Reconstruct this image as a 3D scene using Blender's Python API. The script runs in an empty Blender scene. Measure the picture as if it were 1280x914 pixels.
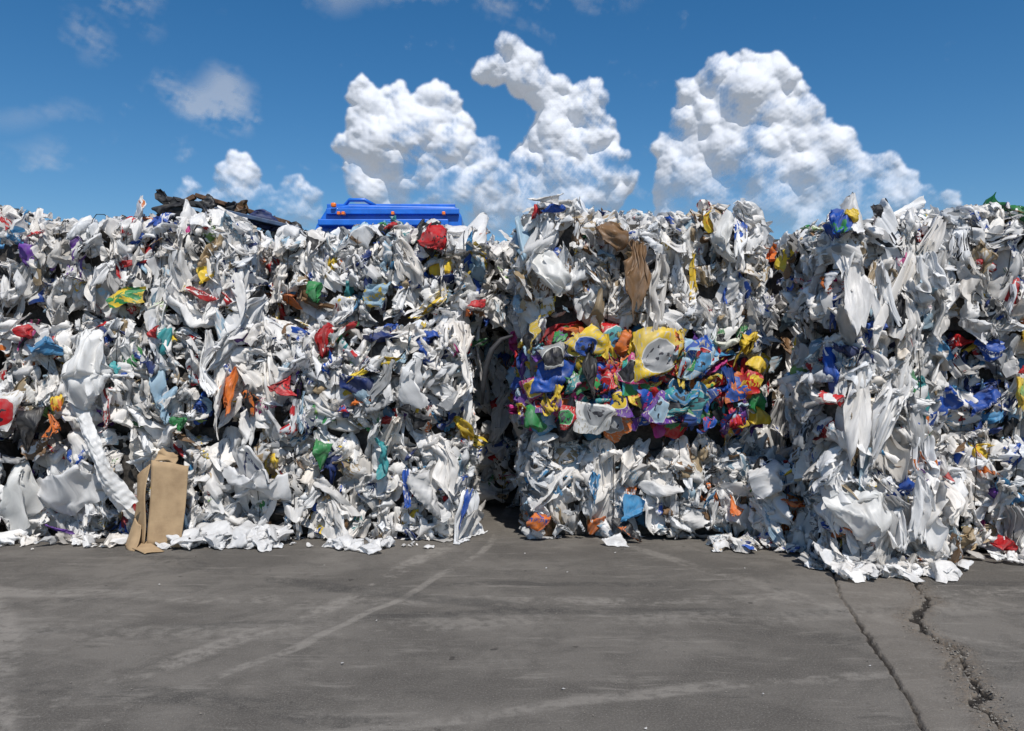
import bpy, math, random
import numpy as np
from mathutils import Vector
rng=np.random.default_rng(7); random.seed(7)
S=bpy.context.scene
S.view_settings.view_transform='Standard'; S.view_settings.look='None'; S.view_settings.exposure=0
# ------------------------------------------------------------ node helpers
def newmat(name):
    m=bpy.data.materials.new(name); m.use_nodes=True; m.node_tree.nodes.clear(); return m
class NT:
    def __init__(s,nt): s.nt=nt
    def n(s,t,**k):
        nd=s.nt.nodes.new(t)
        for a,b in k.items(): setattr(nd,a,b)
        return nd
    def put(s,inp,v):
        if v is None: return
        if isinstance(v,bpy.types.NodeSocket): s.nt.links.new(v,inp)
        else: inp.default_value=v
    def m(s,op,a,b=None,c=None,clamp=False):
        nd=s.n('ShaderNodeMath',operation=op,use_clamp=clamp)
        s.put(nd.inputs[0],a); s.put(nd.inputs[1],b); s.put(nd.inputs[2],c); return nd.outputs[0]
    def v(s,op,a,b=None,out=0,scale=None):
        nd=s.n('ShaderNodeVectorMath',operation=op)
        s.put(nd.inputs[0],a); s.put(nd.inputs[1],b)
        if scale is not None: s.put(nd.inputs['Scale'],scale)
        return nd.outputs[out]
    def ss(s,x,a,b,lo=0.,hi=1.):
        nd=s.n('ShaderNodeMapRange',interpolation_type='SMOOTHSTEP'); s.put(nd.inputs[0],x)
        for i,q in enumerate((a,b,lo,hi)): s.put(nd.inputs[1+i],q)
        return nd.outputs[0]
    def mix(s,f,a,b,bt='MIX'):
        nd=s.n('ShaderNodeMix',data_type='RGBA',blend_type=bt)
        s.put(nd.inputs[0],f); s.put(nd.inputs[6],a); s.put(nd.inputs[7],b); return nd.outputs[2]
    def noise(s,vec,scale,detail=4.,rough=.5,dist=0.,out=0):
        nd=s.n('ShaderNodeTexNoise'); s.put(nd.inputs['Vector'],vec); nd.inputs['Scale'].default_value=scale
        nd.inputs['Detail'].default_value=detail; nd.inputs['Roughness'].default_value=rough; nd.inputs['Distortion'].default_value=dist
        return nd.outputs[out]
    def comb(s,x,y,z):
        nd=s.n('ShaderNodeCombineXYZ'); s.put(nd.inputs[0],x); s.put(nd.inputs[1],y); s.put(nd.inputs[2],z); return nd.outputs[0]
    def sep(s,v):
        nd=s.n('ShaderNodeSeparateXYZ'); s.put(nd.inputs[0],v); return nd.outputs
def C(r,g,b): return (r,g,b,1.)
# ------------------------------------------------------------ materials
def film_material():
    m=newmat('plastic_film'); t=NT(m.node_tree)
    a1=t.n('ShaderNodeAttribute',attribute_name='col1'); a2=t.n('ShaderNodeAttribute',attribute_name='col2'); au=t.n('ShaderNodeAttribute',attribute_name='puv')
    u,v,sd=t.sep(au.outputs['Vector'])
    geo=t.n('ShaderNodeTexCoord').outputs['Object']
    sz=t.m('MULTIPLY',sd,37.0)
    co=t.comb(u,v,sz)
    n1=t.noise(co,2.6,2.,.5)
    th=t.m('SUBTRACT',0.78,t.m('MULTIPLY',a2.outputs['Alpha'],0.38))
    m1=t.m('GREATER_THAN',n1,th)
    band=t.m('LESS_THAN',t.m('ABSOLUTE',t.m('SUBTRACT',v,t.m('SUBTRACT',t.m('MULTIPLY',sd,.5),.25))),.1)
    n2=t.noise(t.comb(t.m('MULTIPLY',u,2.6),v,sz),9.,1.,.4)
    m2=t.m('MULTIPLY',t.m('MULTIPLY',band,t.m('GREATER_THAN',n2,.52)),t.m('GREATER_THAN',a2.outputs['Alpha'],.2))
    pm=t.m('MAXIMUM',m1,m2)
    rad=t.v('LENGTH',t.comb(u,t.m('MULTIPLY',v,1.1),0.),out=1)
    rad=t.m('ADD',rad,t.m('MULTIPLY',t.m('SUBTRACT',n1,.5),.16))
    isp=t.m('GREATER_THAN',a1.outputs['Alpha'],.5)
    disc=t.m('LESS_THAN',rad,.31); ring=t.m('MULTIPLY',t.m('LESS_THAN',rad,.335),t.m('GREATER_THAN',rad,.31))
    c=t.mix(pm,a1.outputs['Color'],a2.outputs['Color'])
    cp=t.mix(disc,a1.outputs['Color'],a2.outputs['Color'])
    cp=t.mix(ring,cp,C(.7,.7,.66))
    fig=t.m('MULTIPLY',t.m('LESS_THAN',rad,.22),t.m('GREATER_THAN',t.noise(co,7.,1.5,.5),.53))
    cp=t.mix(fig,cp,C(.03,.03,.04))
    cp=t.mix(t.m('MULTIPLY',t.m('GREATER_THAN',rad,.36),t.m('GREATER_THAN',n2,.6)),cp,C(.55,.5,.4))
    c=t.mix(isp,c,cp)
    th2=t.noise(t.v('ADD',co,(5.,3.,0.)),3.2,4.,.6,.8); c=t.mix(t.ss(th2,.36,.6,.26,0.),c,C(.3,.3,.295))
    d=t.noise(geo,4.,4.,.6); c=t.mix(t.ss(d,.54,.82,0.,.42),c,C(.28,.23,.175),'MIX')
    rn=t.n('ShaderNodeTexNoise',noise_type='RIDGED_MULTIFRACTAL'); t.put(rn.inputs['Vector'],t.comb(t.m('MULTIPLY',u,1.7),t.m('MULTIPLY',v,.75),sz)); rn.inputs['Scale'].default_value=3.6; rn.inputs['Detail'].default_value=4.
    rn.inputs['Distortion'].default_value=1.1
    bp=t.n('ShaderNodeBump'); bp.inputs['Strength'].default_value=.55; bp.inputs['Distance'].default_value=.018; t.put(bp.inputs['Height'],rn.outputs[0])
    pb=t.n('ShaderNodeBsdfPrincipled'); t.put(pb.inputs['Base Color'],c); pb.inputs['Roughness'].default_value=.42; pb.inputs['Specular IOR Level'].default_value=.28
    t.put(pb.inputs['Normal'],bp.outputs[0])
    tr=t.n('ShaderNodeBsdfTranslucent'); t.put(tr.inputs[0],c)
    mx=t.n('ShaderNodeMixShader'); mx.inputs[0].default_value=.34; t.put(mx.inputs[1],pb.outputs[0]); t.put(mx.inputs[2],tr.outputs[0])
    o=t.n('ShaderNodeOutputMaterial'); t.put(o.inputs[0],mx.outputs[0]); return m
def simple(name,col,rough=.5,metal=0.,nscale=12.,var=.3,bump=.2,coat=0.):
    m=newmat(name); t=NT(m.node_tree); geo=t.n('ShaderNodeTexCoord').outputs['Object']
    n=t.noise(geo,nscale,6.,.6)
    dk=tuple(x*(1-var) for x in col[:3])+(1,); lt=tuple(min(1,x*(1+var)) for x in col[:3])+(1,)
    c=t.mix(t.ss(n,.3,.7),dk,lt)
    pb=t.n('ShaderNodeBsdfPrincipled'); t.put(pb.inputs['Base Color'],c); pb.inputs['Roughness'].default_value=rough; pb.inputs['Metallic'].default_value=metal
    pb.inputs['Coat Weight'].default_value=coat
    bp=t.n('ShaderNodeBump'); bp.inputs['Strength'].default_value=bump; bp.inputs['Distance'].default_value=.01; t.put(bp.inputs['Height'],n); t.put(pb.inputs['Normal'],bp.outputs[0])
    o=t.n('ShaderNodeOutputMaterial'); t.put(o.inputs[0],pb.outputs[0]); return m
FILM=film_material()
CORE=simple('crevice_shade_core',C(.05,.045,.04),.7,0,25.,.6,.6)  # bale core coloured dark to stand in for shade in gaps between bags
WIRE=simple('baling_wire',C(.03,.03,.03),.5,.6)
# ------------------------------------------------------------ crumpled templates
def snoise(p,seed,freq,n=7):
    r=np.random.default_rng(seed); k=r.normal(size=(n,p.shape[1]))*freq; ph=r.uniform(0,6.283,n)
    return np.sin(p@k.T+ph).sum(1)/math.sqrt(n)
def grid(n,m):
    u,v=np.meshgrid(np.linspace(-.5,.5,n),np.linspace(-.5,.5,m)); return u.ravel(),v.ravel()
def fold(p,r,k,dr,smin=1.2):
    for _ in range(k):
        n=r.normal(size=3); n/=np.linalg.norm(n); d=r.uniform(*dr)
        s=np.maximum(0,p@n-d); p=p-np.outer(s,n)*r.uniform(smin,2.)
    return p
def T_crumple(n,seed,k,zr):
    r=np.random.default_rng(seed); u,v=grid(n,n)
    uu=u*np.sqrt(1-2*v*v*.8); vv=v*np.sqrt(1-2*u*u*.8)
    p=np.stack([uu,vv,.25*(1-4*(uu*uu+vv*vv))],1)
    q=np.stack([u,v],1); p[:,0]+=.09*snoise(q,seed+1,4.5); p[:,1]+=.09*snoise(q,seed+2,4.5); p[:,2]+=.08*snoise(q,seed+3,6)
    th=r.uniform(0,3.14); qa=q@np.array([[math.cos(th),-math.sin(th)],[math.sin(th),math.cos(th)]]); qs=qa*[1.,.3]
    p[:,2]+=.05*snoise(qs,seed+13,13,5)+.016*snoise(qs,seed+17,27,5)
    p=fold(p,r,k,(.02,.29))
    p+=.012*np.stack([snoise(q,seed+5+i,22) for i in range(3)],1)
    p-=p.mean(0); e=np.percentile(np.abs(p),96,axis=0); p[:,:2]*=.5/max(e[0],e[1]); p[:,2]*=zr*.5/max(e[2],.02)
    return (p,u,v,n,n)
def T_drape(n,m,seed):
    r=np.random.default_rng(seed); u,v=grid(n,m); t=.5-v
    q=np.stack([u,v],1)
    wid=.20+.5*t**r.uniform(.4,1.2)*r.uniform(.3,1.1)*(1-.8*t**3)+.10*snoise(np.stack([t,t*0],1),seed+21,6)
    x=u*wid+.11*snoise(q*[.3,1],seed+1,6)*(.3+t)
    L=1+.25*snoise(np.stack([u,u*0],1),seed+2,8)+.08*snoise(np.stack([u,u*0],1),seed+9,22)
    y=.5-t*L
    qs=q*[1,.25]
    z=.09*(np.abs(snoise(qs,seed+3,13,5))-.5)+.025*snoise(qs,seed+4,27,5)+.09*snoise(q,seed+6,5)
    p=np.stack([x,y,z],1)
    p=fold(p,r,4,(.06,.3),.8)
    p+=.011*np.stack([snoise(q,seed+5+i,21) for i in range(3)],1)
    p-=p.mean(0)
    return (p,u,v,n,m)
def T_pouch(n,seed):
    r=np.random.default_rng(seed); u,v=grid(n,n); q=np.stack([u,v],1)
    z=.075*snoise(q,seed,6)+.03*snoise(q,seed+1,14)+.12*(1-4*(u*u+v*v))
    p=np.stack([u+.07*snoise(q,seed+7,5),v+.07*snoise(q,seed+8,5),z],1)
    p=fold(p,r,5,(.2,.42),.9); p+=.008*np.stack([snoise(q,seed+5+i,30) for i in range(3)],1)
    return (p,u,v,n,n)
TS={'s':[T_crumple(9,100+i,4,.6) for i in range(40)],
    'm':[T_crumple(16,300+i,int(rng.integers(3,7)),.62) for i in range(90)],
    'l':[T_crumple(24,500+i,int(rng.integers(3,7)),.5) for i in range(30)],
    'd':[T_drape(12,19,700+i*11) for i in range(60)],
    'D':[T_drape(28,42,1700+i*11) for i in range(26)],
    'p':[T_pouch(18,900+i*7) for i in range(24)]}
_q={}
def quads(n,m):
    if (n,m) not in _q:
        i=np.arange(n*m).reshape(m,n); _q[(n,m)]=np.stack([i[:-1,:-1],i[:-1,1:],i[1:,1:],i[1:,:-1]],-1).reshape(-1,4)
    return _q[(n,m)]
class Batch:
    def __init__(s): s.V=[];s.Q=[];s.c1=[];s.c2=[];s.uv=[];s.mi=[];s.n=0;s.sm=[]
    def piece(s,kind,pos,Z,Y,scale,c1,c2,pa=0.,pouch=0.,seed=None):
        T=TS[kind]; p,u,v,n,m=T[rng.integers(len(T))]
        Z=Z/np.linalg.norm(Z); X=np.cross(Y,Z); X/=np.linalg.norm(X)+1e-9; Y=np.cross(Z,X)
        f=-1. if (kind!='p' and rng.random()<.5) else 1.
        P=(p*np.array([scale[0]*f,scale[1],scale[2]]))@np.stack([X,Y,Z])+pos
        k=len(P); s.V.append(P); s.Q.append(quads(n,m)+s.n); s.n+=k
        s.c1.append(np.tile([*c1,pouch],(k,1))); s.c2.append(np.tile([*c2,pa],(k,1)))
        sd=rng.random() if seed is None else seed
        s.uv.append(np.stack([u,v,np.full(k,sd)],1)); s.mi.append(np.zeros(len(quads(n,m)),int))
    def raw(s,V,Q,mi):
        k=len(V); s.V.append(np.asarray(V,float)); s.Q.append(np.asarray(Q)+s.n); s.n+=k
        s.c1.append(np.zeros((k,4))); s.c2.append(np.zeros((k,4))); s.uv.append(np.zeros((k,3))); s.mi.append(np.full(len(Q),mi))
    def build(s,name,mats=(None,)):
        V=np.concatenate(s.V); Q=np.concatenate(s.Q); me=bpy.data.meshes.new(name)
        V[:,2]=np.maximum(V[:,2],.004+.01*np.abs(np.sin(V[:,0]*40+V[:,1]*31)))
        me.vertices.add(len(V)); me.vertices.foreach_set('co',V.astype(np.float32).ravel())
        me.loops.add(Q.size); me.loops.foreach_set('vertex_index',Q.astype(np.int32).ravel())
        me.polygons.add(len(Q)); me.polygons.foreach_set('loop_start',np.arange(0,Q.size,4,dtype=np.int32))
        me.polygons.foreach_set('material_index',np.concatenate(s.mi).astype(np.int32))
        me.polygons.foreach_set('use_smooth',np.ones(len(Q),bool))
        for nm,ty,dat in (('col1','FLOAT_COLOR',s.c1),('col2','FLOAT_COLOR',s.c2),('puv','FLOAT_VECTOR',s.uv)):
            a=me.attributes.new(nm,ty,'POINT'); a.data.foreach_set('color' if 'COLOR' in ty else 'vector',np.concatenate(dat).astype(np.float32).ravel())
        me.update(calc_edges=True)
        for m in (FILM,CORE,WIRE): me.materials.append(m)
        o=bpy.data.objects.new(name,me); S.collection.objects.link(o); return o
PAL={'blue':(.02,.09,.42),'sky':(.08,.3,.55),'lblue':(.36,.52,.64),'red':(.55,.02,.025),'orange':(.75,.2,.04),'yellow':(.8,.57,.05),'green':(.04,.27,.08),
 'lgreen':(.3,.5,.15),'black':(.015,.015,.018),'brown':(.24,.14,.07),'purple':(.17,.06,.36),'magenta':(.56,.05,.25),'teal':(.06,.34,.36),'tan':(.5,.38,.23),'navy':(.02,.04,.16),'grey':(.32,.33,.34)}
def white():
    v=rng.uniform(.76,.94) if rng.random()<.8 else rng.uniform(.48,.76); w=rng.normal(.012,.016); return (min(.95,v+w),v,max(0,v-w*1.3))
def pal(names,w=None):
    n=names[rng.choice(len(names),p=None if w is None else np.array(w)/sum(w))]; c=np.array(PAL[n])*rng.uniform(.65,1.2); return tuple(np.clip(c,0,.9))
MIX=['blue','sky','lblue','red','orange','yellow','green','lgreen','black','brown','purple','magenta','teal','tan','navy','grey']
MW=[9,4,9,8,2,4,3,2,13,4,1.2,.8,1.4,6,7,14]
def colours(pc,palette):
    if rng.random()<pc: c1=pal(*palette); c2=white() if rng.random()<.6 else pal(*palette)
    else: c1=white(); c2=pal(*palette)
    return c1,c2,(rng.uniform(.25,.8) if rng.random()<.36 else 0.)
# ------------------------------------------------------------ bale
def surf(p,h,r,seed,amp=.05,cols=0.):
    q=np.clip(p,-(h-r),h-r); n=p-q; n/=np.linalg.norm(n,axis=1,keepdims=True)+1e-9
    o=q+r*n; dsp=amp*snoise(o,seed,3.)+.4*amp*snoise(o,seed+1,9.)
    if cols: dsp-=.08*np.abs(np.cos(math.pi*o[:,0]/cols+seed))**5*(np.abs(n[:,0])<.7)
    return o+n*dsp[:,None],n
FACES={'f':(0,2,1,-1),'b':(0,2,1,1),'l':(1,2,0,-1),'r':(1,2,0,1),'t':(0,1,2,1),'u':(0,1,2,-1)}
def bale(x0,x1,y0,y1,z0,z1,faces='flrt',pc=.12,palette=(MIX,MW),dens=1.,yaw=0.,cols=.36,drape=9,feats=(),name='plastic_bale',roll=0.,small=1.,pouches=0,sided=1.,big=2.6):
    seed=int(rng.integers(1e6)); h=np.array([x1-x0-.05,y1-y0,z1-z0-.03])/2; c=np.array([x0+x1,y0+y1,z0+z1])/2
    r=min(.18,h.min()*.6); B=Batch(); cy,sy=math.cos(yaw),math.sin(yaw); R=np.array([[cy,-sy,0],[sy,cy,0],[0,0,1]]); 
    cr,sr=math.cos(roll),math.sin(roll); R=R@np.array([[cr,0,sr],[0,1,0],[-sr,0,cr]])
    hi=h[2]+(.03 if 't' not in faces else -.1); lo=-h[2]-.04
    for a,b,k,sg in FACES.values():
        n=20; u,v=np.meshgrid(np.linspace(-h[a],h[a],n),np.linspace(-h[b],h[b],n)); P=np.zeros((n*n,3)); P[:,a]=u.ravel();P[:,b]=v.ravel();P[:,k]=sg*h[k]
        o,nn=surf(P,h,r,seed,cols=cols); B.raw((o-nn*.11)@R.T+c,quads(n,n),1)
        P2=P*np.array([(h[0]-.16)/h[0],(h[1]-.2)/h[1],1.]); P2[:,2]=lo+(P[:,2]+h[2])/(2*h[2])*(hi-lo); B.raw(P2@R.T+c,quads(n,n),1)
    up=np.array([0,0,1.])
    for f in faces:
        a,b,k,sg=FACES[f]; area=4*h[a]*h[b]; fd=sided if f in 'lrb' else (.7 if f=='t' else 1.)
        for kind,dn,s0,s1,o0,o1 in (('l',12,.30,.46,-.08,.0),('m',46,.15,.31,-.06,.045),('s',32*small,.06,.14,.0,.06),('d',(drape+11)*(f!='l' or sided==1),.18,.44,.0,.06),('D',big*(f!='l' or sided==1),.4,.78,.02,.08)):
            N=int(area*dn*dens*fd+rng.random())
            if f=='t' and kind in 'dD': N//=3
            P=np.zeros((N,3)); P[:,a]=rng.uniform(-h[a],h[a],N); P[:,b]=rng.uniform(-h[b],h[b],N); P[:,k]=sg*h[k]
            o,nn=surf(P,h,r,seed,cols=cols)
            for i in range(N):
                if f!='t' and rng.random()<.8 and kind!='D':
                    if P[i,2]<-h[2]+.06 and z0>.1: continue
                    if P[i,2]>h[2]-.06 and 't' not in faces: continue
                    if f=='f' and abs(P[i,0])>h[0]-.04: continue
                s=rng.uniform(s0,s1); off=rng.uniform(o0,o1); nv=R@nn[i]; pos=R@(o[i]+nn[i]*off)+c
                c1,c2,pa=colours(pc*(1.8 if kind=='s' else 1.2 if kind=='m' else .75 if kind!='D' else (.25 if big<5 else 0.)),palette)
                if kind=='D': pa*=.4
                if kind in 'dD':
                    Z=nv+rng.normal(size=3)*.2; Y=up+rng.normal(size=3)*(.5 if kind=='d' else .25)
                    if abs(nv[2])>.8: Y=rng.normal(size=3)
                    pos=pos-up*s*.3
                    B.piece(kind,pos,Z,Y,(s*rng.uniform(.6,1.2),s*1.25,s*(1. if kind=='d' else .7)),c1,c2,pa)
                else:
                    Z=nv+rng.normal(size=3)*.34; Y=rng.normal(size=3)+up*1.2
                    asp=rng.uniform(.55,1.); B.piece(kind,pos,Z,Y,(s*asp,s*rng.uniform(1.,1.45),s),c1,c2,pa)
    for i in range(pouches):
        P=np.array([[rng.uniform(-h[0]*.95,h[0]*.95),-h[1],rng.uniform(-h[2]*.85,h[2]*.85)]]); o,nn=surf(P,h,r,seed,cols=cols); s=rng.uniform(.18,.34)
        k=rng.choice(['p','p','p','m','d']); B.piece(k,R@(o[0]+nn[0]*rng.uniform(.04,.12))+c,nn[0]+rng.normal(size=3)*.28,up+rng.normal(size=3)*.7,(s,s*1.2,s),pal(*palette),pal(*palette),rng.uniform(.2,.8),float(rng.random()<.5))
    nw=int((x1-x0)/.3)
    for i in range(nw):
        x=-h[0]+.15+(2*h[0]-.3)*i/max(1,nw-1)
        per=[(-h[1],z) for z in np.linspace(-h[2]+.05,h[2]-.05,14)]+[(y,h[2]) for y in np.linspace(-h[1]+.05,h[1]-.05,10)]+[(h[1],z) for z in np.linspace(h[2]-.05,-h[2]+.05,10)]
        P=np.array([[x,y,z] for y,z in per]); o,nn=surf(P,h,r,seed,cols=cols); o=o+nn*.035
        V=[];w=.0035
        for q,nq in zip(o,nn): V+= [q+[w,0,0],q+nq*w*2,q-[w,0,0]]
        V=np.array(V)@R.T+c; Qs=[]
        for j in range(len(o)-1):
            for e in range(3): Qs.append([3*j+e,3*j+(e+1)%3,3*j+3+(e+1)%3,3*j+3+e])
        B.raw(V,Qs,2)
    for ft in feats:
        kind,X,Z_,w,hh,k1,k2,pa,po=ft[:9]; ang=ft[9] if len(ft)>9 else rng.normal()*.25; off=ft[10] if len(ft)>10 else .12
        Y=np.array([math.sin(ang),0,math.cos(ang)]); Zv=np.array([rng.normal()*.12,-1,.15+rng.normal()*.12])
        g=lambda q:(white() if q=='w' else (PAL[q] if isinstance(q,str) else q))
        B.piece(kind,np.array([X,y0-off,Z_]),Zv,Y,(w,hh,min(w,hh)*.8),g(k1),g(k2),pa,po,seed=rng.uniform(0,.8))
    return B.build(name)
W='w'
# left block -------------------------------------------------
F1=[('p',-4.3,.85,.3,.2,'brown','w',.5,0),('p',-3.96,.77,.3,.2,'blue','w',.6,0),('m',-4.5,.75,.35,.25,'grey','w',0,0),('l',-4.0,.5,.6,.6,(.8,.8,.8),'w',0,0),('l',-4.45,.45,.6,.6,(.78,.78,.76),'w',0,0),('m',-4.1,.12,.3,.15,'purple','w',0,0)]
bale(-6.7,-4.62,7.25,8.5,0,1.0,'ft',dens=.8)
bale(-4.6,-2.5,7.33,8.5,0,1.0,'f',pc=.07,feats=F1,drape=12,big=4)
bale(-2.48,-.42,7.3,8.5,0,1.0,'fr',pc=.15,yaw=-.02,feats=[('d',-.95,.45,.24,.5,'blue','w',.3,0),('m',-1.17,.77,.3,.35,'teal','w',0,0),('d',-.42,.35,.16,.4,'blue','w',.2,0),('m',-1.72,.84,.2,.3,'green','w',0,0),('D',-.6,.75,.5,.6,W,'w',0,0),('l',-.75,.5,.5,.5,W,W,0,0),
   ('l',-2.35,.55,.6,.6,(.8,.8,.8),W,0,0)])
bale(-6.7,-4.7,7.2,8.5,1.0,2.02,'ft',dens=.8)
bale(-4.72,-2.75,7.24,8.5,1.0,2.0,'ft',pc=.22,yaw=.015,feats=[('m',-4.18,1.78,.35,.28,'sky',W,0,0),('D',-3.80,1.62,.85,.95,(.85,.85,.84),W,0,0,.05,.2),('l',-3.75,1.5,.5,.5,(.85,.85,.84),W,0,0,.05,.2),('p',-4.58,1.18,.42,.5,(.8,.8,.8),'red',.5,1,.2),('m',-4.3,1.1,.3,.45,'black',W,0,0),('d',-4.08,1.25,.3,.45,'yellow','orange',.7,0),('m',-4.1,1.05,.25,.3,'orange','black',.6,0),('m',-3.1,1.22,.3,.35,'lblue',W,.5,0),('m',-2.97,1.1,.2,.15,'green',W,0,0),('m',-4.35,1.9,.2,.12,'red',W,0,0),('m',-3.2,1.9,.18,.12,'red',W,0,0)])
bale(-2.75,-.45,7.30,8.5,1.0,1.98,'frt',pc=.25,roll=.01,feats=[('d',-2.55,1.4,.28,.42,'orange',W,0,0,.3),('m',-2.1,1.4,.28,.2,'red','black',.4,0),('m',-2.35,1.3,.25,.3,'black','orange',.4,0),('m',-1.4,1.45,.3,.3,'navy',W,.3,0),('m',-1.2,1.25,.3,.3,'grey',W,0,0),('d',-1.9,1.2,.2,.35,'lblue',W,.6,0),('m',-.9,1.15,.3,.3,'black',W,0,0),('D',-2.75,1.55,.5,.8,W,W,0,0),('m',-.9,1.5,.4,.5,W,W,0,0),('m',-.55,1.25,.3,.2,'grey',W,0,0)])
bale(-7.0,-4.95,7.2,8.5,2.02,3.02,'ft',dens=.8)
bale(-4.9,-2.45,7.32,8.5,2.0,2.98,'frt',pc=.12,drape=14,big=4,yaw=-.02,feats=[('p',-3.5,2.24,.35,.22,'yellow','green',.7,0),('m',-2.75,2.42,.16,.2,'yellow',W,0,0),('D',-3.7,2.45,.3,.6,(.84,.84,.84),W,0,0),('m',-2.8,2.25,.3,.1,'red',W,.3,0),('m',-4.5,2.75,.2,.15,'sky',W,.5,0),('m',-4.3,2.8,.15,.15,'red',W,.5,0)])
bale(-2.35,-.3,7.8,8.9,2.0,2.92,'flrt',pc=.2,feats=[('m',-.75,2.82,.28,.36,'red','black',.25,0),('m',-.4,2.8,.12,.2,'sky',W,0,0),('m',-1.9,2.3,.2,.2,'green',W,0,0),('m',-1.3,2.3,.3,.25,'lblue','yellow',.6,0),('m',-.32,2.2,.16,.12,'red',W,0,0),('D',-1.1,2.7,.25,.35,(.85,.85,.85),W,0,0)])
for k in range(3):
    bale(-1.3+.05*k,.75,8.95,10.0,k*1.0,k*1.0+1.0,'f' if k<2 else 'ft',pc=.14,dens=.8)
bale(-.6,.30,8.3,9.2,2.0,2.9,'flrt',pc=.08,drape=15)
for k in range(3): bale(1.9,3.6,8.6,9.6,k*1.0,k*1.0+.98,'f',dens=.6)
# centre block ------------------------------------------------
CP=(['blue','sky','red','yellow','green','purple','magenta','black','orange','teal','lblue','grey'],[10,6,9,11,7,8,5,8,4,4,6,6])
FC=[('D',.70,1.60,.42,.62,'black',W,0,0,.05,.2),('p',1.33,1.64,.46,.5,'yellow','grey',0,1,.1,.18),('p',1.03,1.55,.34,.34,'magenta','black',0,1,.2,.17),('p',.37,1.68,.28,.32,'grey','black',.8,1,0,.17),('d',.37,1.28,.3,.5,'yellow','purple',.5,0,.1,.2),('m',.2,1.1,.25,.25,'green',W,0,0),
 ('p',.51,1.5,.2,.2,'green',W,.6,0),('p',.74,1.17,.36,.36,(.8,.8,.78),'grey',.4,1,.1,.17),('p',1.29,1.20,.38,.38,'purple','lblue',0,1,.1,.18),('p',1.64,1.28,.36,.36,'sky','teal',0,1,.1,.18),('p',1.69,1.64,.36,.36,'lblue','sky',.4,1,.1,.17),('m',1.93,1.80,.25,.25,(.8,.8,.7),W,0,0),('m',2.10,1.78,.24,.3,'yellow',W,0,0,0,.16),
 ('d',1.92,1.45,.28,.4,'blue',W,0,0,0,.18),('p',2.09,1.43,.26,.26,'red','yellow',.5,0,.1,.17),('d',1.98,1.14,.26,.34,'red','magenta',.4,0,0,.17),('p',.95,1.28,.26,.26,'purple','yellow',.5,1,0,.15),('m',1.0,1.80,.28,.22,'orange',W,0,0,0,.14),('p',.47,1.13,.24,.24,'red','green',.6,1,0,.15),('m',.22,1.72,.2,.15,'purple',W,0,0),
 ('m',2.2,1.6,.17,.25,'yellow',W,0,0),('m',2.17,1.3,.2,.2,'green',W,0,0,0,.15),('d',1.5,1.5,.2,.35,'yellow','black',.4,0,0,.15),('p',1.12,1.33,.24,.27,'yellow','red',.5,0,0,.15),('d',.85,1.75,.18,.3,'yellow',W,0,0,0,.15),('p',.58,1.72,.22,.22,'navy','yellow',.5,1),('d',1.75,1.08,.24,.3,'blue','red',.5,0,0,.15),('m',2.2,1.15,.2,.2,'yellow',W,0,0)]
bale(.15,2.30,7.3,8.5,0,.97,'flr',pc=.14,palette=(['sky','lblue','grey','brown','orange','black','tan','blue'],[7,10,9,5,2,6,5,3]),cols=.22,drape=3,big=.6,feats=[('d',.75,.55,.25,.4,'sky',W,.3,0),('m',1.1,.3,.2,.3,'sky',W,0,0),('m',1.05,.12,.3,.2,'black','orange',.4,0),('m',.25,.2,.2,.2,'orange','blue',.5,0),('m',2.0,.3,.15,.2,'orange',W,.3,0)])
bale(.1,2.28,7.28,8.5,.97,1.95,'flr',pc=.76,palette=CP,cols=.3,drape=-4,big=0,feats=FC,small=.5,pouches=95)
bale(.08,2.26,7.22,8.5,1.95,3.03,'flrt',pc=.10,palette=(['tan','brown','grey','lblue','blue','yellow','red','green'],[8,5,8,5,3,3,2,1]),cols=.26,drape=7,big=1.4,feats=[('D',1.1,2.42,.42,.62,'brown',W,0,0,.1,.18),('m',.88,2.75,.3,.25,'brown',W,0,0,0,.14),('m',.37,3.0,.2,.15,'blue',W,0,0),('m',.3,3.08,.3,.15,W,W,0,0),('m',1.9,2.7,.4,.5,(.82,.82,.8),W,0,0),('l',.35,2.45,.45,.45,(.82,.82,.8),W,0,0),('m',1.75,2.9,.12,.25,'yellow','orange',.4,0)])
bale(2.2,2.65,6.95,7.6,0,.7,'flrt',pc=.2,feats=[('m',2.42,.42,.22,.2,'orange','red',.4,0),('m',2.55,.1,.25,.2,'sky',W,.6,0)])
# right block -------------------------------------------------
RF=[('D',2.95,.35,.5,.75,(.83,.83,.83),W,0,0),('D',3.1,.5,.5,.7,W,W,0,0),('l',2.65,.5,.4,.5,(.8,.8,.78),W,0,0)]
bale(2.5,3.45,6.15,7.15,0,.93,'flrt',pc=.06,drape=20,feats=RF,dens=.9,big=7)
bale(2.5,3.32,6.24,7.2,.93,1.9,'flr',pc=.08,drape=26,sided=.75,big=9,feats=[('D',2.9,1.3,.5,.9,(.8,.8,.8),W,0,0),('d',2.65,1.25,.4,.7,W,W,0,0),('m',2.8,1.88,.14,.16,'blue',W,0,0),('d',3.05,1.5,.35,.8,W,W,0,0),('d',2.62,1.0,.14,.6,'tan','brown',.5,0)])
bale(2.44,3.34,6.2,7.2,1.9,2.82,'flrt',pc=.09,drape=26,sided=.75,big=9,roll=-.01,feats=[('m',2.5,2.7,.2,.25,'blue','green',.4,0),('D',3.15,2.3,.5,.7,(.84,.84,.84),W,0,0,-.2,.2),('d',2.65,2.2,.4,.6,W,W,0,0),('m',2.6,2.75,.12,.12,'yellow',W,0,0),('m',2.8,2.78,.14,.1,'black',W,0,0),('d',2.85,2.2,.35,.8,W,W,0,0)])
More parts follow.
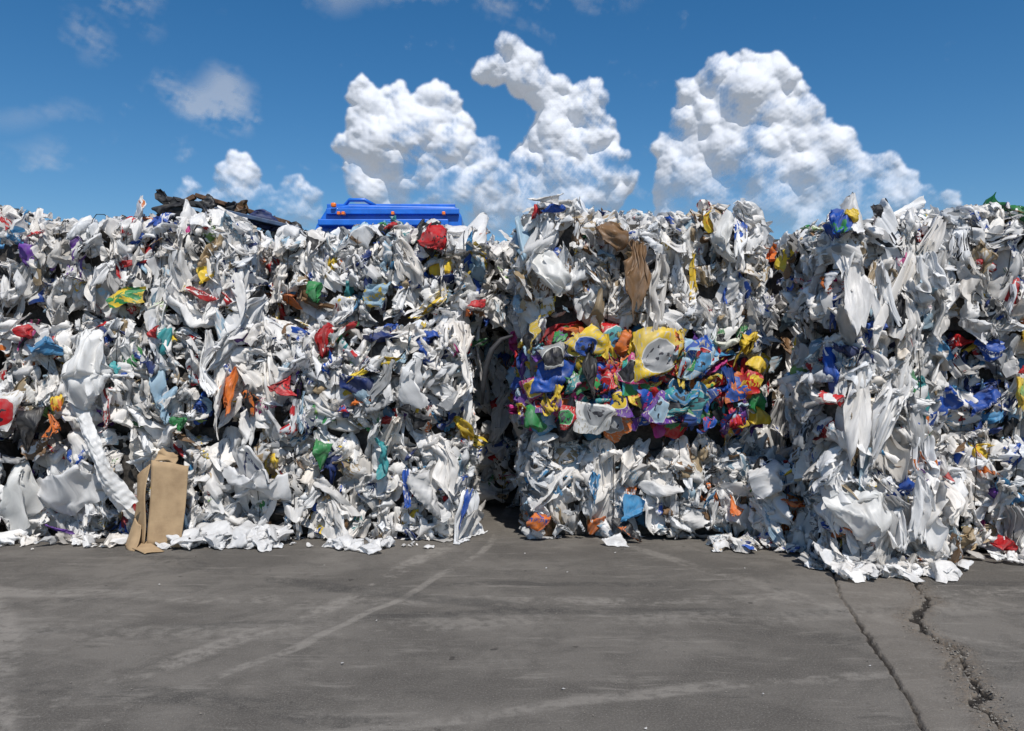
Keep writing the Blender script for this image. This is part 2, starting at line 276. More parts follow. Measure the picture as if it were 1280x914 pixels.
bale(3.4,5.3,6.65,7.7,0,1.0,'ft',pc=.14,drape=14,big=4,feats=[('m',4.05,.14,.2,.2,'red',W,0,0),('l',3.6,.6,.4,.4,(.8,.8,.8),W,0,0)])
bale(3.32,5.3,6.78,7.7,1.0,1.93,'f',pc=.32,palette=(['blue','sky','navy','lblue','yellow','red','grey','black'],[10,8,6,8,3,3,5,4]),feats=[('m',3.6,1.36,.3,.3,'blue',W,.3,0),('m',3.95,1.3,.3,.32,'blue',W,.3,0),('d',4.26,1.42,.25,.45,'yellow','lgreen',.4,0),('m',4.32,1.55,.2,.15,'red',W,0,0),('d',4.35,1.2,.15,.3,(.12,.12,.03),W,0,0),('m',4.0,1.75,.25,.2,'blue',W,.4,0)])
bale(3.3,5.3,6.68,7.7,1.93,2.9,'flt',pc=.10,drape=12,big=4)
for k in range(3): bale(5.32,7.2,6.6,7.7,k*.98,k*.98+.98,'ft' if k==2 else 'f',dens=.6)
# ------------------------------------------------------------ loose litter
L=Batch()
def litter(x,y,z,k,s,c1=None,c2=(.3,.3,.3),pa=0.,flat=True):
    Z=np.array([rng.normal()*.25,-.25+rng.normal()*.25,1.]) if flat else rng.normal(size=3)
    L.piece(k,np.array([x,y,z]),Z,rng.normal(size=3),(s,s*rng.uniform(.6,1.2),s*.7),c1 or white(),c2,pa)
for i in range(30): litter(rng.uniform(-3.0,-2.0),7.08+rng.normal()*.05,.05+abs(rng.normal())*.03,'m',rng.uniform(.15,.4),(.75,.75,.75))
for i in range(9): litter(rng.uniform(-1.6,-1.1),6.97+rng.normal()*.07,.04,'m',rng.uniform(.12,.28),(.8,.8,.8))
for i in range(12): litter(rng.uniform(-4.6,-3.3),7.12+rng.normal()*.05,.05,'m',rng.uniform(.12,.3))
for i in range(24): litter(rng.uniform(1.8,2.6),6.95+rng.normal()*.12,.06,'m',rng.uniform(.1,.25),None,pal(MIX,MW),.5)
for i in range(30): litter(rng.uniform(2.5,3.3),6.02+rng.normal()*.06,.06,'m',rng.uniform(.12,.3))
for i in range(20): litter(rng.uniform(3.3,4.8),6.5+rng.normal()*.06,.05,'m',rng.uniform(.1,.25))
for i in range(30): litter(rng.uniform(-4.6,-.4),7.1-abs(rng.normal())*.1,.015,'s',rng.uniform(.03,.09))
for i in range(26): litter(rng.uniform(-4.,4.),rng.uniform(3.3,6.8),.004,'s',rng.uniform(.008,.02))
for (x,y,s) in ((-3.05,7.0,.25),(.95,7.1,.2),(3.55,6.25,.2),(-2.2,6.95,.3)): litter(x,y,.04,'m',s,(.8,.8,.8))
L.build('plastic_litter')
# ------------------------------------------------------------ mesh helpers for hard objects
def obj(name,V,F,mat,parent=None,bevel=0,smooth=False):
    me=bpy.data.meshes.new(name); me.from_pydata([tuple(v) for v in V],[],F); me.update(); me.materials.append(mat)
    if smooth:
        for p in me.polygons: p.use_smooth=True
    o=bpy.data.objects.new(name,me); S.collection.objects.link(o)
    if parent: o.parent=parent
    if bevel:
        b=o.modifiers.new('b','BEVEL'); b.width=bevel; b.segments=2; b.limit_method='ANGLE'
    return o
def box(name,x0,x1,y0,y1,z0,z1,mat,parent=None,bevel=.02):
    V=[(x,y,z) for x in(x0,x1) for y in(y0,y1) for z in(z0,z1)]
    F=[(0,1,3,2),(4,6,7,5),(0,4,5,1),(2,3,7,6),(0,2,6,4),(1,5,7,3)]
    return obj(name,V,F,mat,parent,bevel)
def extr(name,prof,y0,y1,mat,parent=None,bevel=.02):
    n=len(prof); V=[(x,y0,z) for x,z in prof]+[(x,y1,z) for x,z in prof]
    F=[tuple(range(n)),tuple(range(2*n-1,n-1,-1))]+[(i,i+n,(i+1)%n+n,(i+1)%n) for i in range(n)]
    return obj(name,V,F,mat,parent,bevel)
def tube(name,pts,r,mat,parent=None,n=8,taper=None):
    V=[];F=[]; pts=[Vector(p) for p in pts]
    for i,p in enumerate(pts):
        t=(pts[min(i+1,len(pts)-1)]-pts[max(i-1,0)]).normalized(); a=t.orthogonal().normalized() if abs(t.y)>.9 else t.cross(Vector((0,1,0))).normalized(); b=t.cross(a)
        rr=r*(taper[i] if taper else 1)
        for k in range(n): V.append(p+a*rr*math.cos(6.283*k/n)+b*rr*math.sin(6.283*k/n))
    for i in range(len(pts)-1):
        for k in range(n): F.append((i*n+k,i*n+(k+1)%n,(i+1)*n+(k+1)%n,(i+1)*n+k))
    F+= [tuple(range(n)),tuple(range((len(pts)-1)*n,len(pts)*n))]
    return obj(name,V,F,mat,parent,0,True)
# scrap pile behind: heap with beams and sheets on top
sp_=bpy.data.objects.new('scrap_pile',None); S.collection.objects.link(sp_)
hb=bale(-5.1,-2.7,9.9,12.2,0,3.42,'flrt',pc=1.,palette=(['black','brown','navy','grey'],[12,5,2,1]),name='heap',dens=.3,big=0,
  feats=[('l',-4.05,3.50,.6,.35,'black','black',0,0),('l',-3.55,3.52,.5,.3,'black','brown',0,0),('m',-3.75,3.62,.35,.2,'black','brown',0,0),('l',-3.1,3.38,.5,.25,'navy','black',0,0),('m',-4.25,3.62,.35,.2,'black','brown',0,0),('m',-3.35,3.5,.4,.25,(.12,.07,.03),'black',0,0)]); hb.parent=sp_
RM=simple('rusty_steel',C(.10,.055,.03),.8,.3,20.,.5,.4); BM=simple('black_scrap',C(.02,.02,.022),.6)
def beam(name,a,b,w,h_,mat):
    a=Vector(a);b=Vector(b);d=(b-a).normalized();s=d.cross(Vector((0,0,1))).normalized()*w/2;u=s.cross(d).normalized()*h_/2
    V=[p+i*s+j*u for p in(a,b) for i in(-1,1) for j in(-1,1)]; obj(name,V,[(0,1,3,2),(4,6,7,5),(0,4,5,1),(2,3,7,6),(0,2,6,4),(1,5,7,3)],mat,sp_,.008)
beam('beam_1',(-4.35,9.8,3.66),(-3.3,9.9,3.50),.1,.07,BM); beam('beam_2',(-3.9,9.85,3.70),(-2.75,9.9,3.36),.14,.05,RM); beam('beam_3',(-3.6,9.8,3.48),(-2.6,9.9,3.26),.5,.05,simple('faded_blue_paint',C(.03,.06,.12),.6))
beam('beam_4',(-4.4,9.9,3.45),(-3.9,9.8,3.68),.06,.06,RM); beam('beam_5',(-3.2,9.8,3.3),(-3.45,9.85,3.62),.05,.05,BM)
# truck
BL=simple('truck_paint',C(.012,.13,.55),.35,0,6.,.15,.05,.4); DK=simple('black_rubber',C(.02,.02,.02),.8); GL=simple('dark_glass',C(.02,.03,.04),.08); OR=simple('amber_lens',C(.8,.18,.02),.3); ST=simple('steel',C(.3,.3,.3),.4,.8); HW=simple('headlamp',C(.7,.7,.7),.1)
tk=bpy.data.objects.new('garbage_truck',None); S.collection.objects.link(tk)
cx=-2.0
pr=[(cx-1.2,1.0),(cx+1.2,1.0),(cx+1.2,3.98),(cx+1.1,4.14),(cx-.6,4.17),(cx-.95,4.12),(cx-1.12,3.85),(cx-1.2,3.6)]
extr('body',pr,12.7,17.5,BL,tk,.03)
for i in range(6): box('body_rib_%d'%i,cx-1.0,cx+1.08,12.9+i*.85,12.98+i*.85,4.13,4.22,BL,tk,.01)
for i in range(9): box('panel_rib_%d'%i,cx-.9+i*.23,cx-.86+i*.23,12.66,12.705,3.3,3.78,BL,tk,.008)
box('roof_edge_rail',cx-.95,cx+1.16,12.62,12.72,4.0,4.09,BL,tk,.01)
box('roof_hopper_lip',cx-1.05,cx+1.0,12.5,12.66,3.8,3.9,BL,tk,.015)
for i,x in enumerate((-.75,-.68,.1,.9)): box('marker_light_%d'%i,cx+x,cx+x+.05,12.5,12.6,3.97,4.02,OR,tk,.008)
box('roof_beacon',cx-.86,cx-.78,12.55,12.63,4.1,4.17,OR,tk,.02)
tube('hydraulic_hose',[(cx-.75,12.9,4.15),(cx-.6,12.75,4.25),(cx-.35,12.7,4.24),(cx-.2,12.8,4.17)],.03,BL,tk)
box('cab',cx-1.15,cx+1.15,10.9,12.4,.75,2.75,BL,tk,.12)
box('windscreen',cx-1.0,cx+1.0,10.87,10.905,1.75,2.55,GL,tk,.01)
box('grille',cx-.7,cx+.7,10.86,10.905,.95,1.5,DK,tk,.01)
box('bumper',cx-1.2,cx+1.2,10.75,10.95,.45,.8,ST,tk,.03)
for s in(-1,1):
    box('headlight_%d'%(s+1),cx+s*.9-.15,cx+s*.9+.15,10.86,10.905,1.0,1.2,HW,tk,.01)
    box('mirror_%d'%(s+1),cx+s*1.35-.08,cx+s*1.35+.08,11.0,11.06,1.8,2.3,DK,tk,.02)
    for j,y in enumerate((11.6,15.2,16.5)):
        V=[];n=24
        for k in range(n):
            a=6.283*k/n
            for xx,rr in ((-.14,.46),(-.1,.5),(.1,.5),(.14,.46)): V.append((cx+s*1.02+xx,y+rr*math.cos(a),.5+rr*math.sin(a)))
        F=[(k*4+q,k*4+q+1,((k+1)%n)*4+q+1,((k+1)%n)*4+q) for k in range(n) for q in range(3)]+[tuple(k*4 for k in range(n)),tuple(k*4+3 for k in range(n))]
        obj('wheel_%d_%d'%(s+1,j),V,F,DK,tk)
box('chassis',cx-.45,cx+.45,11.0,17.3,.6,1.0,DK,tk)
# cardboard box
def cardboard():
    m=newmat('cardboard'); t=NT(m.node_tree); g=t.n('ShaderNodeTexCoord').outputs['Object']
    n=t.noise(g,6.,6.,.6); c=t.mix(t.ss(n,.3,.75),C(.36,.25,.14),C(.23,.15,.08))
    f=t.noise(t.v('MULTIPLY',g,(1.,1.,12.)),8.,3.,.5); c=t.mix(t.m('MULTIPLY',f,.25),c,C(.45,.34,.21))
    pb=t.n('ShaderNodeBsdfPrincipled'); t.put(pb.inputs['Base Color'],c); pb.inputs['Roughness'].default_value=.85
    bp=t.n('ShaderNodeBump'); bp.inputs['Strength'].default_value=.5; bp.inputs['Distance'].default_value=.01; t.put(bp.inputs['Height'],n); t.put(pb.inputs['Normal'],bp.outputs[0])
    o=t.n('ShaderNodeOutputMaterial'); t.put(o.inputs[0],pb.outputs[0]); return m
CB=cardboard()
cb=bpy.data.objects.new('cardboard_box',None); S.collection.objects.link(cb)
def panel(name,a,b,c_,d,seed,amp=.012):
    n=14; a,b,c_,d=[np.array(q,float) for q in(a,b,c_,d)]; V=[];U=[]
    for j in range(n):
        for i in range(n):
            u,v=i/(n-1),j/(n-1); p=(a*(1-u)+b*u)*(1-v)+(d*(1-u)+c_*u)*v; V.append(p); U.append((u,v))
    V=np.array(V);U=np.array(U); V[:,1]+=amp*snoise(U,seed,3); V[:,0]+=amp*.5*snoise(U,seed+3,4); V[:,2]+=amp*.5*snoise(U,seed+5,4)*(U[:,1]>.05)
    o=obj(name,V,[tuple(q) for q in quads(n,n)],CB,cb,0,True); s=o.modifiers.new('s','SOLIDIFY'); s.thickness=.006; return o
panel('front_panel',(-3.19,6.93,.02),(-2.88,6.90,.02),(-2.85,7.03,.72),(-3.18,7.05,.76),1,.02)
panel('side_panel',(-3.40,7.10,.02),(-3.225,6.955,.02),(-3.225,7.075,.74),(-3.40,7.2,.60),2,.02)
panel('top_flap',(-3.18,7.05,.762),(-2.96,7.035,.732),(-2.97,7.11,.80),(-3.13,7.13,.86),3,.02)
panel('torn_flap',(-3.42,7.05,.0),(-3.26,6.86,.0),(-3.24,6.98,.2),(-3.36,7.08,.26),4,.02)
panel('floor_flap',(-3.40,7.0,.03),(-3.1,6.72,.012),(-2.98,6.84,.014),(-3.2,7.0,.05),5,.01)
# limp white plastic sleeve
B=Batch(); nu,nv=16,60
uu,vv=np.meshgrid(np.linspace(-.5,.5,nu),np.linspace(0,1,nv)); U=np.stack([uu.ravel(),vv.ravel()],1); s=U[:,1]
wd=.15*(1-.25*np.sin(5*s))*(1+.15*snoise(U*[.1,1],5,9)); dx,dz=.43,-.80; Ln=math.hypot(dx,dz); nx_,nz_=-dz/Ln,dx/Ln
X_=-3.78+dx*s+.02*np.sin(6*s)+U[:,0]*wd*nx_; Z_=1.16+dz*s+U[:,0]*wd*nz_+.01*snoise(U,8,9); Y_=6.97-.10*np.sin(3.1*s)-.03*np.cos(U[:,0]*6.28)+.012*snoise(U*[1,3],9,12)
B.V.append(np.stack([X_,Y_,Z_],1)); B.Q.append(quads(nu,nv)); k=nu*nv; B.n=k; B.c1.append(np.tile([.85,.85,.84,0],(k,1))); B.c2.append(np.tile([.5,.5,.5,0],(k,1))); B.uv.append(np.stack([U[:,0]*.5,s*2,np.full(k,.3)],1)); B.mi.append(np.zeros(len(quads(nu,nv)),int))
B.build('plastic_sleeve')
BS=simple('black_plastic',C(.02,.02,.022),.7)
pts=[(.0,7.22,1.87),(-.1,7.14,1.83),(-.18,7.12,1.74),(-.23,7.12,1.6),(-.26,7.14,1.42),(-.27,7.18,1.25)]
o=tube('rubber_strip',pts,.025,BS,None,8,[.5,.9,1,1,.9,.5])
# ------------------------------------------------------------ ground
def dist_poly(P,pl):
    d=np.full(len(P),9.)
    for (a,b) in zip(pl[:-1],pl[1:]):
        a=np.array(a);b=np.array(b);ab=b-a;t=np.clip(((P-a)@ab)/(ab@ab),0,1); d=np.minimum(d,np.linalg.norm(P-a-t[:,None]*ab,axis=1))
    return d
def axis(lo,hi,fine,far):
    mid=np.arange(lo,hi,fine); g=[];s=fine;x=hi
    while x<far: g.append(x); s*=1.25; x+=s
    g2=[];s=fine;x=lo-fine
    while x>-far: g2.append(x); s*=1.25; x-=s
    return np.array(g2[::-1]+list(mid)+g)
xs=axis(1.5,3.3,.008,3000); ys=axis(2.9,6.9,.012,3000)
gx,gy=np.meshgrid(xs,ys); P=np.stack([gx.ravel(),gy.ravel()],1)
wob=np.stack([.014*snoise(P,11,22)+.008*snoise(P,12,70),.014*snoise(P,13,22)+.008*snoise(P,14,70)],1)
near=(P[:,0]>1.3)&(P[:,0]<4.1)&(P[:,1]>2.7)&(P[:,1]<7.1)
Pw=P+wob
seam=[(2.45,6.6),(2.50,6.2),(2.28,5.55),(2.13,4.86),(2.00,4.27),(1.90,3.82),(1.80,3.44),(1.7,3.0)]
crk=[(3.1,6.5),(3.03,6.1),(2.98,5.94),(2.85,5.43),(2.53,5.05),(2.47,4.72),(2.50,4.5),(2.42,4.27),(2.33,4.05),(2.30,3.9),(2.2,3.76),(2.18,3.6),(2.13,3.44),(2.05,3.1)]
br=[(2.47,4.72),(2.45,4.4),(2.28,4.2)]
w1=.002+.004*snoise(P,20,3); w2=.012+.012*snoise(P,21,4)
d1=dist_poly(P+wob*.5,seam); d2=dist_poly(Pw,crk); d3=dist_poly(Pw,br)
def prof(d,w): return np.clip(1-(d-w)/.010,0,1)
c1=prof(d1,w1)*near; c2=prof(d2,w2)*near; c3=prof(d3,.001+0*w1)*near
ck=np.maximum(np.maximum(c1*.8,c2),c3*.7)
dirt=np.clip(1-d2/.16,0,1)*near; dirt=np.maximum(dirt,np.clip(1-d1/.05,0,1)*near*.5)
seamx=np.interp(P[:,1],[q[1] for q in seam[::-1]],[q[0] for q in seam[::-1]]); crx=np.interp(P[:,1],[q[1] for q in crk[::-1]],[q[0] for q in crk[::-1]])
slab=((P[:,0]>seamx)&(P[:,0]<crx)&near).astype(float)
z=-.03*ck+.004*slab+.003*snoise(P,31,40)*np.clip(dirt*1.5,0,1)*near
V=np.stack([P[:,0],P[:,1],z],1)
me=bpy.data.meshes.new('ground'); nx,ny=len(xs),len(ys); Q=quads(nx,ny)
me.vertices.add(len(V)); me.vertices.foreach_set('co',V.astype(np.float32).ravel()); me.loops.add(Q.size); me.loops.foreach_set('vertex_index',Q.astype(np.int32).ravel())
me.polygons.add(len(Q)); me.polygons.foreach_set('loop_start',np.arange(0,Q.size,4,dtype=np.int32)); 
for nm,dat in (('crack',ck),('dirt',dirt),('slab',slab)):
    a=me.attributes.new(nm,'FLOAT','POINT'); a.data.foreach_set('value',dat.astype(np.float32))
me.update(calc_edges=True)
m=newmat('worn_asphalt'); t=NT(m.node_tree); g=t.n('ShaderNodeTexCoord').outputs['Object']
big=t.noise(g,.6,6.,.62,.6); med=t.noise(g,3.,7.,.7,.4); fin=t.noise(g,90.,3.,.7); sp=t.noise(g,260.,2.,.6)
c=t.mix(t.ss(big,.38,.62),C(.082,.074,.065),C(.136,.124,.109))
c=t.mix(t.ss(med,.42,.66,0.,.6),c,C(.062,.056,.05))
gw=t.v('ADD',g,t.v('SCALE',t.v('SUBTRACT',t.noise(g,.8,3.,out=1),(.5,.5,.5)),scale=.35)); gx_,gy_,_=t.sep(gw)
brk=t.noise(g,2.2,6.,.72); brf=t.noise(g,14.,4.,.7)
def arc(cx_,cy_,R_,wd_,col,amt,seed,c):
    d=t.m('ABSOLUTE',t.m('SUBTRACT',t.v('LENGTH',t.v('SUBTRACT',t.comb(gx_,gy_,0.),(cx_,cy_,0.)),out=1),R_))
    b=t.ss(d,wd_*.4,wd_,1.,0.); k=t.ss(t.m('ADD',t.m('MULTIPLY',t.noise(t.v('ADD',g,(seed,seed,0.)),.8,5.,.65),.6),t.m('MULTIPLY',brf,.4)),.45,.58,0.,amt)
    return t.mix(t.m('MULTIPLY',b,k),c,col)
LT=C(.23,.212,.188); DKc=C(.040,.037,.034)
for a in ((0,30,24.6,.14,LT,.7,3.),(2,-22,27.2,.10,DKc,.8,7.),(2,-22,27.9,.09,DKc,.7,11.),(-9,9,8.6,.11,LT,.8,15.),(-9,9,8.95,.05,LT,.7,19.),(6,22,17.8,.13,DKc,.7,23.),(-14,-3,13.4,.16,LT,.7,27.),(12,-9,16.2,.09,DKc,.8,31.),(-3,40,35.2,.2,LT,.55,35.),(20,18,21.9,.10,LT,.5,41.),(-6,-14,18.4,.12,DKc,.7,47.),(4,-10,14.3,.07,LT,.6,51.)): c=arc(*a,c)
def streak(rot,sx,sy,lo,hi,col,amt,c,seed=0.):
    mp=t.n('ShaderNodeMapping'); mp.inputs['Rotation'].default_value=(0,0,rot); mp.inputs['Scale'].default_value=(sx,sy,1); mp.inputs['Location'].default_value=(seed,seed*.7,0); t.put(mp.inputs[0],gw)
    n=t.noise(mp.outputs[0],1.,7.,.75); return t.mix(t.m('MULTIPLY',t.ss(n,lo,hi),t.ss(brk,.42,.58,0.,amt)),c,col)
c=streak(.15,1.2,9.,.52,.66,LT,.5,c,2.); c=streak(-.3,1.5,14.,.55,.68,C(.045,.041,.037),.6,c,6.); c=streak(.8,1.2,12.,.55,.66,LT,.4,c,9.)
c=t.mix(t.ss(fin,.42,.7,0.,.42),c,C(.19,.18,.16)); c=t.mix(t.ss(sp,.58,.7,0.,.6),c,C(.03,.03,.03)); 
sp2=t.noise(g,140.,1.,.5); c=t.mix(t.ss(sp2,.68,.74,0.,.6),c,C(.36,.34,.31))
spot=t.noise(g,7.,2.,.5); c=t.mix(t.ss(spot,.71,.76,0.,.65),c,C(.025,.022,.02))
ad=t.n('ShaderNodeAttribute',attribute_name='dirt').outputs['Fac']; ac=t.n('ShaderNodeAttribute',attribute_name='crack').outputs['Fac']; asl=t.n('ShaderNodeAttribute',attribute_name='slab').outputs['Fac']
c=t.mix(t.m('MULTIPLY',asl,.35),c,C(.17,.15,.127))
grit=t.noise(g,45.,4.,.7); c=t.mix(t.m('MULTIPLY',t.ss(ad,.1,.9,0.,.85),t.ss(grit,.4,.6)),c,C(.16,.13,.10))
c=t.mix(t.ss(ac,.3,.9,0.,.92),c,C(.012,.010,.009))
bp=t.n('ShaderNodeBump'); bp.inputs['Strength'].default_value=.7; bp.inputs['Distance'].default_value=.007
t.put(bp.inputs['Height'],t.m('ADD',t.m('ADD',fin,t.m('MULTIPLY',med,2.)),t.m('MULTIPLY',t.m('MULTIPLY',grit,ad),4.)))
pb=t.n('ShaderNodeBsdfPrincipled'); t.put(pb.inputs['Base Color'],c); t.put(pb.inputs['Roughness'],t.ss(med,.3,.7,.7,.95)); pb.inputs['Specular IOR Level'].default_value=.3; t.put(pb.inputs['Normal'],bp.outputs[0])
o=t.n('ShaderNodeOutputMaterial'); t.put(o.inputs[0],pb.outputs[0]); me.materials.append(m)
go=bpy.data.objects.new('ground',me); S.collection.objects.link(go)
V=[];F=[]
def stone(x,y,s):
    b=len(V); q=rng.normal(size=(6,3))*.25
    base=np.array([[1,0,0],[-1,0,0],[0,1,0],[0,-1,0],[0,0,.8],[0,0,-.4]],float)+q
    for p in base: V.append((x+p[0]*s,y+p[1]*s,.004+s*.4+p[2]*s))
    for f in ((0,2,4),(2,1,4),(1,3,4),(3,0,4),(2,0,5),(1,2,5),(3,1,5),(0,3,5)): F.append(tuple(b+i for i in f))
for i in range(420):
    k=rng.integers(len(crk)-1); s=rng.random(); a=np.array(crk[k]);b=np.array(crk[k+1]); p=a*(1-s)+b*s+rng.normal(size=2)*.06; stone(p[0],p[1],rng.uniform(.002,.009))
for i in range(500): stone(rng.uniform(-4,4.5),rng.uniform(3.2,7.1),rng.uniform(.0015,.005))
obj('gravel',V,F,simple('gravel_stone',C(.16,.145,.125),.9))
# ------------------------------------------------------------ sun
sd=Vector((.16,-.70,1.0)).normalized(); el=math.asin(sd.z); az=math.atan2(sd.x,sd.y)
sl=bpy.data.lights.new('sun','SUN'); sl.energy=5.; sl.angle=math.radians(.5); sl.color=(1.,.95,.88); so=bpy.data.objects.new('sun',sl); S.collection.objects.link(so); so.rotation_euler=sd.to_track_quat('Z','Y').to_euler()
# ------------------------------------------------------------ sky world
w=bpy.data.worlds.new('World'); S.world=w; w.use_nodes=True; w.node_tree.nodes.clear(); t=NT(w.node_tree)
sky=t.n('ShaderNodeTexSky',sky_type='NISHITA'); sky.sun_disc=False; sky.sun_elevation=el; sky.sun_rotation=az; sky.air_density=1.; sky.dust_density=.3; sky.ozone_density=3.
hs=t.n('ShaderNodeHueSaturation'); hs.inputs['Saturation'].default_value=1.34; hs.inputs['Value'].default_value=1.; hs.inputs['Hue'].default_value=.499; t.put(hs.inputs['Color'],sky.outputs[0])
bg1=t.n('ShaderNodeBackground'); t.put(bg1.inputs[0],hs.outputs[0]); bg1.inputs[1].default_value=.10
o=t.n('ShaderNodeOutputWorld'); t.put(o.inputs[0],bg1.outputs[0])
# ------------------------------------------------------------ cumulus clouds: puffy relief surfaces 2.5 km away, lit by the sun plus an added glow
def to_ae(px,py):
    return math.atan((px-640)/995)*1000, math.atan((457-py)/math.hypot(995,px-640))*1000   # milliradians
def blur(x,n):
    for _ in range(n):
        y=np.pad(x,1,mode='edge'); x=(y[:-2,1:-1]+y[2:,1:-1]+y[1:-1,:-2]+y[1:-1,2:]+2*y[1:-1,1:-1])/6
    return x
def cloud(name,blobs,seed,R0=2600.):
    r=np.random.default_rng(seed); step=.9
    pts=[]
    for px,py,rad in blobs:
        a,e=to_ae(px,py); pts.append((a,e,0.,rad*1.0*math.cos(a/1000)))
    pts=np.array(pts); a0,a1=pts[:,0].min()-90,pts[:,0].max()+90; e1=pts[:,1].max()+70; e0=90.
    A=np.arange(a0,a1,step);E=np.arange(e0,e1,step); Hm=np.full((len(E),len(A)),-1.)
    def splat(a,e,z,rad):
        i0,i1=int((a-rad-a0)/step),int((a+rad-a0)/step)+2; j0,j1=int((e-rad-e0)/step),int((e+rad-e0)/step)+2
        i0=max(i0,0);j0=max(j0,0);i1=min(i1,len(A));j1=min(j1,len(E))
        if i0>=i1 or j0>=j1: return
        dd=(A[i0:i1][None,:]-a)**2+(E[j0:j1][:,None]-e)**2; m=dd<rad*rad
        hh=z+np.sqrt(np.maximum(rad*rad-dd,0)); sub=Hm[j0:j1,i0:i1]; sub[m]=np.maximum(sub[m],hh[m])
    lvl=[tuple(p) for p in pts]; snap=[]
    for p in lvl: splat(p[0],p[1],p[2],p[3]*.95)
    for gen,(nc,fr) in enumerate(((22,.46),(9,.5),(5,.5))):
        nxt=[]
        for (a,e,z,rad) in lvl:
            for _ in range(nc):
                d=r.normal(size=3); d[2]=abs(d[2])*.8; d/=np.linalg.norm(d)
                if d[1]<-.3 and r.random()<.5: d[1]*=-1
                k=r.uniform(.6,.98); rr=rad*fr*r.uniform(.4,1.2); q=(a+d[0]*rad*k,e+d[1]*rad*k,z+d[2]*rad*k,rr)
                if rr<1.8: continue
                splat(*q); nxt.append(q)
        lvl=nxt
        snap.append(np.maximum(Hm,0).copy())
    M=(Hm>0).astype(float); Hs=.16*blur(snap[2],3)+.26*blur(snap[2],12)+.5*blur(snap[0],34)
    AA,EE=np.meshgrid(A,E); P2=np.stack([AA.ravel(),EE.ravel()],1)
    nz=sum(snoise(P2,seed+k,.05*2**k,9)*.64**k for k in range(6)).reshape(M.shape)
    al=blur(M,8); soft=blur(M,44)
    al=np.clip(np.clip((al-.24+.14*nz)/.75,0,1)*np.clip((soft-.27+.18*nz)/.58,0,1),0,1)
    haze=np.clip((EE-120)/170+.14*nz,0,1); haze=haze*haze*(3-2*haze); al*=(.05+.91*haze)*np.clip((EE-95)/25,0,1)
    Hs=Hs+.7*nz
    rad=(R0-Hs.ravel()*R0/1000*1.0); a=P2[:,0]/1000;e=P2[:,1]/1000
    V=np.stack([rad*np.sin(a)*np.cos(e),rad*np.cos(a)*np.cos(e),rad*np.sin(e)+1.6],1)
    Q=quads(len(A),len(E)); av=al.ravel(); keep=(av[Q].max(1)>.004); Q=Q[keep]; us=np.unique(Q); mp=np.zeros(len(V),int); mp[us]=np.arange(len(us)); Q=mp[Q]; V=V[us]; av=av[us]
    me=bpy.data.meshes.new(name); me.vertices.add(len(V)); me.vertices.foreach_set('co',V.astype(np.float32).ravel()); me.loops.add(Q.size); me.loops.foreach_set('vertex_index',Q.astype(np.int32).ravel())
    me.polygons.add(len(Q)); me.polygons.foreach_set('loop_start',np.arange(0,Q.size,4,dtype=np.int32)); me.polygons.foreach_set('use_smooth',np.ones(len(Q),bool))
    at=me.attributes.new('cover','FLOAT','POINT'); at.data.foreach_set('value',av.astype(np.float32)); me.update(calc_edges=True); me.materials.append(CLM)
    o=bpy.data.objects.new(name,me); S.collection.objects.link(o); return o
CLM=newmat('cloud_vapour'); t=NT(CLM.node_tree)
df=t.n('ShaderNodeBsdfDiffuse'); df.inputs[0].default_value=(.48,.49,.52,1)
em=t.n('ShaderNodeEmission'); em.inputs[0].default_value=(.74,.81,.92,1); em.inputs[1].default_value=.29   # added glow, stands in for light scattered inside the cloud
ad_=t.n('ShaderNodeAddShader'); t.put(ad_.inputs[0],df.outputs[0]); t.put(ad_.inputs[1],em.outputs[0])
tp=t.n('ShaderNodeBsdfTransparent'); den=t.n('ShaderNodeAttribute',attribute_name='cover').outputs['Fac']
mx=t.n('ShaderNodeMixShader'); t.put(mx.inputs[0],den); t.put(mx.inputs[1],tp.outputs[0]); t.put(mx.inputs[2],ad_.outputs[0])
o=t.n('ShaderNodeOutputMaterial'); t.put(o.inputs[0],mx.outputs[0])
cloud('cumulus_cloud',[(455,120,18),(460,155,30),(500,150,30),(540,155,36),(500,200,52),(560,200,44),(595,212,34),(440,185,18),(618,218,18),(560,250,55),(480,240,42),(620,255,32)],3)
cloud('cumulus_cloud',[(640,65,20),(606,90,14),(622,88,18),(655,98,26),(672,112,22),(690,122,22),(735,132,24),(700,165,30),(722,150,26),(742,172,24),(700,205,42),(764,202,22),(655,220,26),(720,245,50),(775,230,18),(650,265,45)],5,2700.)
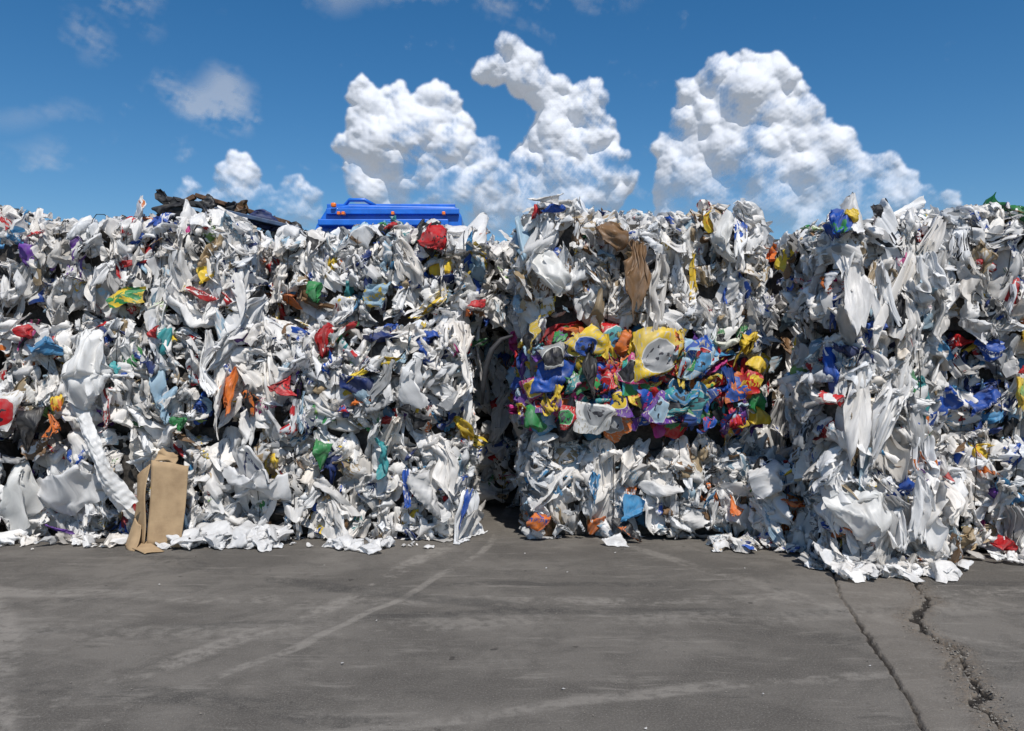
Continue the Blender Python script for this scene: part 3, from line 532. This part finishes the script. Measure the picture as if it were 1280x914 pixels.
cloud('cumulus_cloud',[(935,88,18),(900,105,26),(865,122,20),(960,110,30),(988,128,20),(930,150,52),(880,160,34),(842,195,22),(860,205,32),(990,170,38),(1025,185,22),(930,210,60),(1000,215,48),(1060,225,28),(1105,210,18),(1124,230,20),(1150,250,18),(1185,254,13),(880,250,50),(960,262,60),(1050,262,42),(1120,262,36)],8,2500.)
cloud('cumulus_cloud',[(300,212,18),(288,225,20),(237,240,13),(305,245,26),(368,238,16),(375,262,26),(270,262,20),(330,265,26),(225,262,20)],12,2800.)
def wisps():
    A=np.arange(-620,330,2.);E=np.arange(150,520,2.); AA,EE=np.meshgrid(A,E); P2=np.stack([AA.ravel(),EE.ravel()],1); al=np.zeros(len(P2))
    nz=sum(snoise(P2*[1,1.4],60+k,.03*2**k,10)*.68**k for k in range(6)); wq=P2+np.stack([14*snoise(P2,71,.04),14*snoise(P2,72,.04)],1)
    for px,py,ra,rb,s in [(232,105,14,20,.8),(262,128,32,20,1.),(290,138,20,10,.8),(125,52,24,20,.8),(85,60,24,8,.4),(45,197,40,14,.5),(160,-2,60,12,.7),(560,-8,130,18,.9),(700,-10,80,16,.7),(60,150,60,12,.25)]:
        a,e=to_ae(px,py); d=((wq[:,0]-a)/ra)**2+((wq[:,1]-e)/rb)**2; al=np.maximum(al,s*np.exp(-d*.8)*np.clip(.55+.5*nz,0,1.4))
    al=np.clip(al-.06,0,.8)*.65; a=P2[:,0]/1000;e=P2[:,1]/1000;rad=3400.
    V=np.stack([rad*np.sin(a)*np.cos(e),rad*np.cos(a)*np.cos(e),rad*np.sin(e)],1); Q=quads(len(A),len(E)); Q=Q[al[Q].max(1)>.004]; us=np.unique(Q); mp=np.zeros(len(V),int); mp[us]=np.arange(len(us)); Q=mp[Q]
    me=bpy.data.meshes.new('wispy_cloud'); me.from_pydata(V[us].tolist(),[],Q.tolist()); at=me.attributes.new('cover','FLOAT','POINT'); at.data.foreach_set('value',al[us].astype(np.float32)); me.materials.append(CLM)
    o=bpy.data.objects.new('wispy_cloud',me); S.collection.objects.link(o)
wisps()
# ------------------------------------------------------------ camera
cam=bpy.data.cameras.new('camera'); cam.lens=28; cam.sensor_width=36; cam.clip_end=8000; co=bpy.data.objects.new('camera',cam); S.collection.objects.link(co)
co.location=(0,0,1.6); co.rotation_euler=(math.radians(90),0,0); S.camera=co
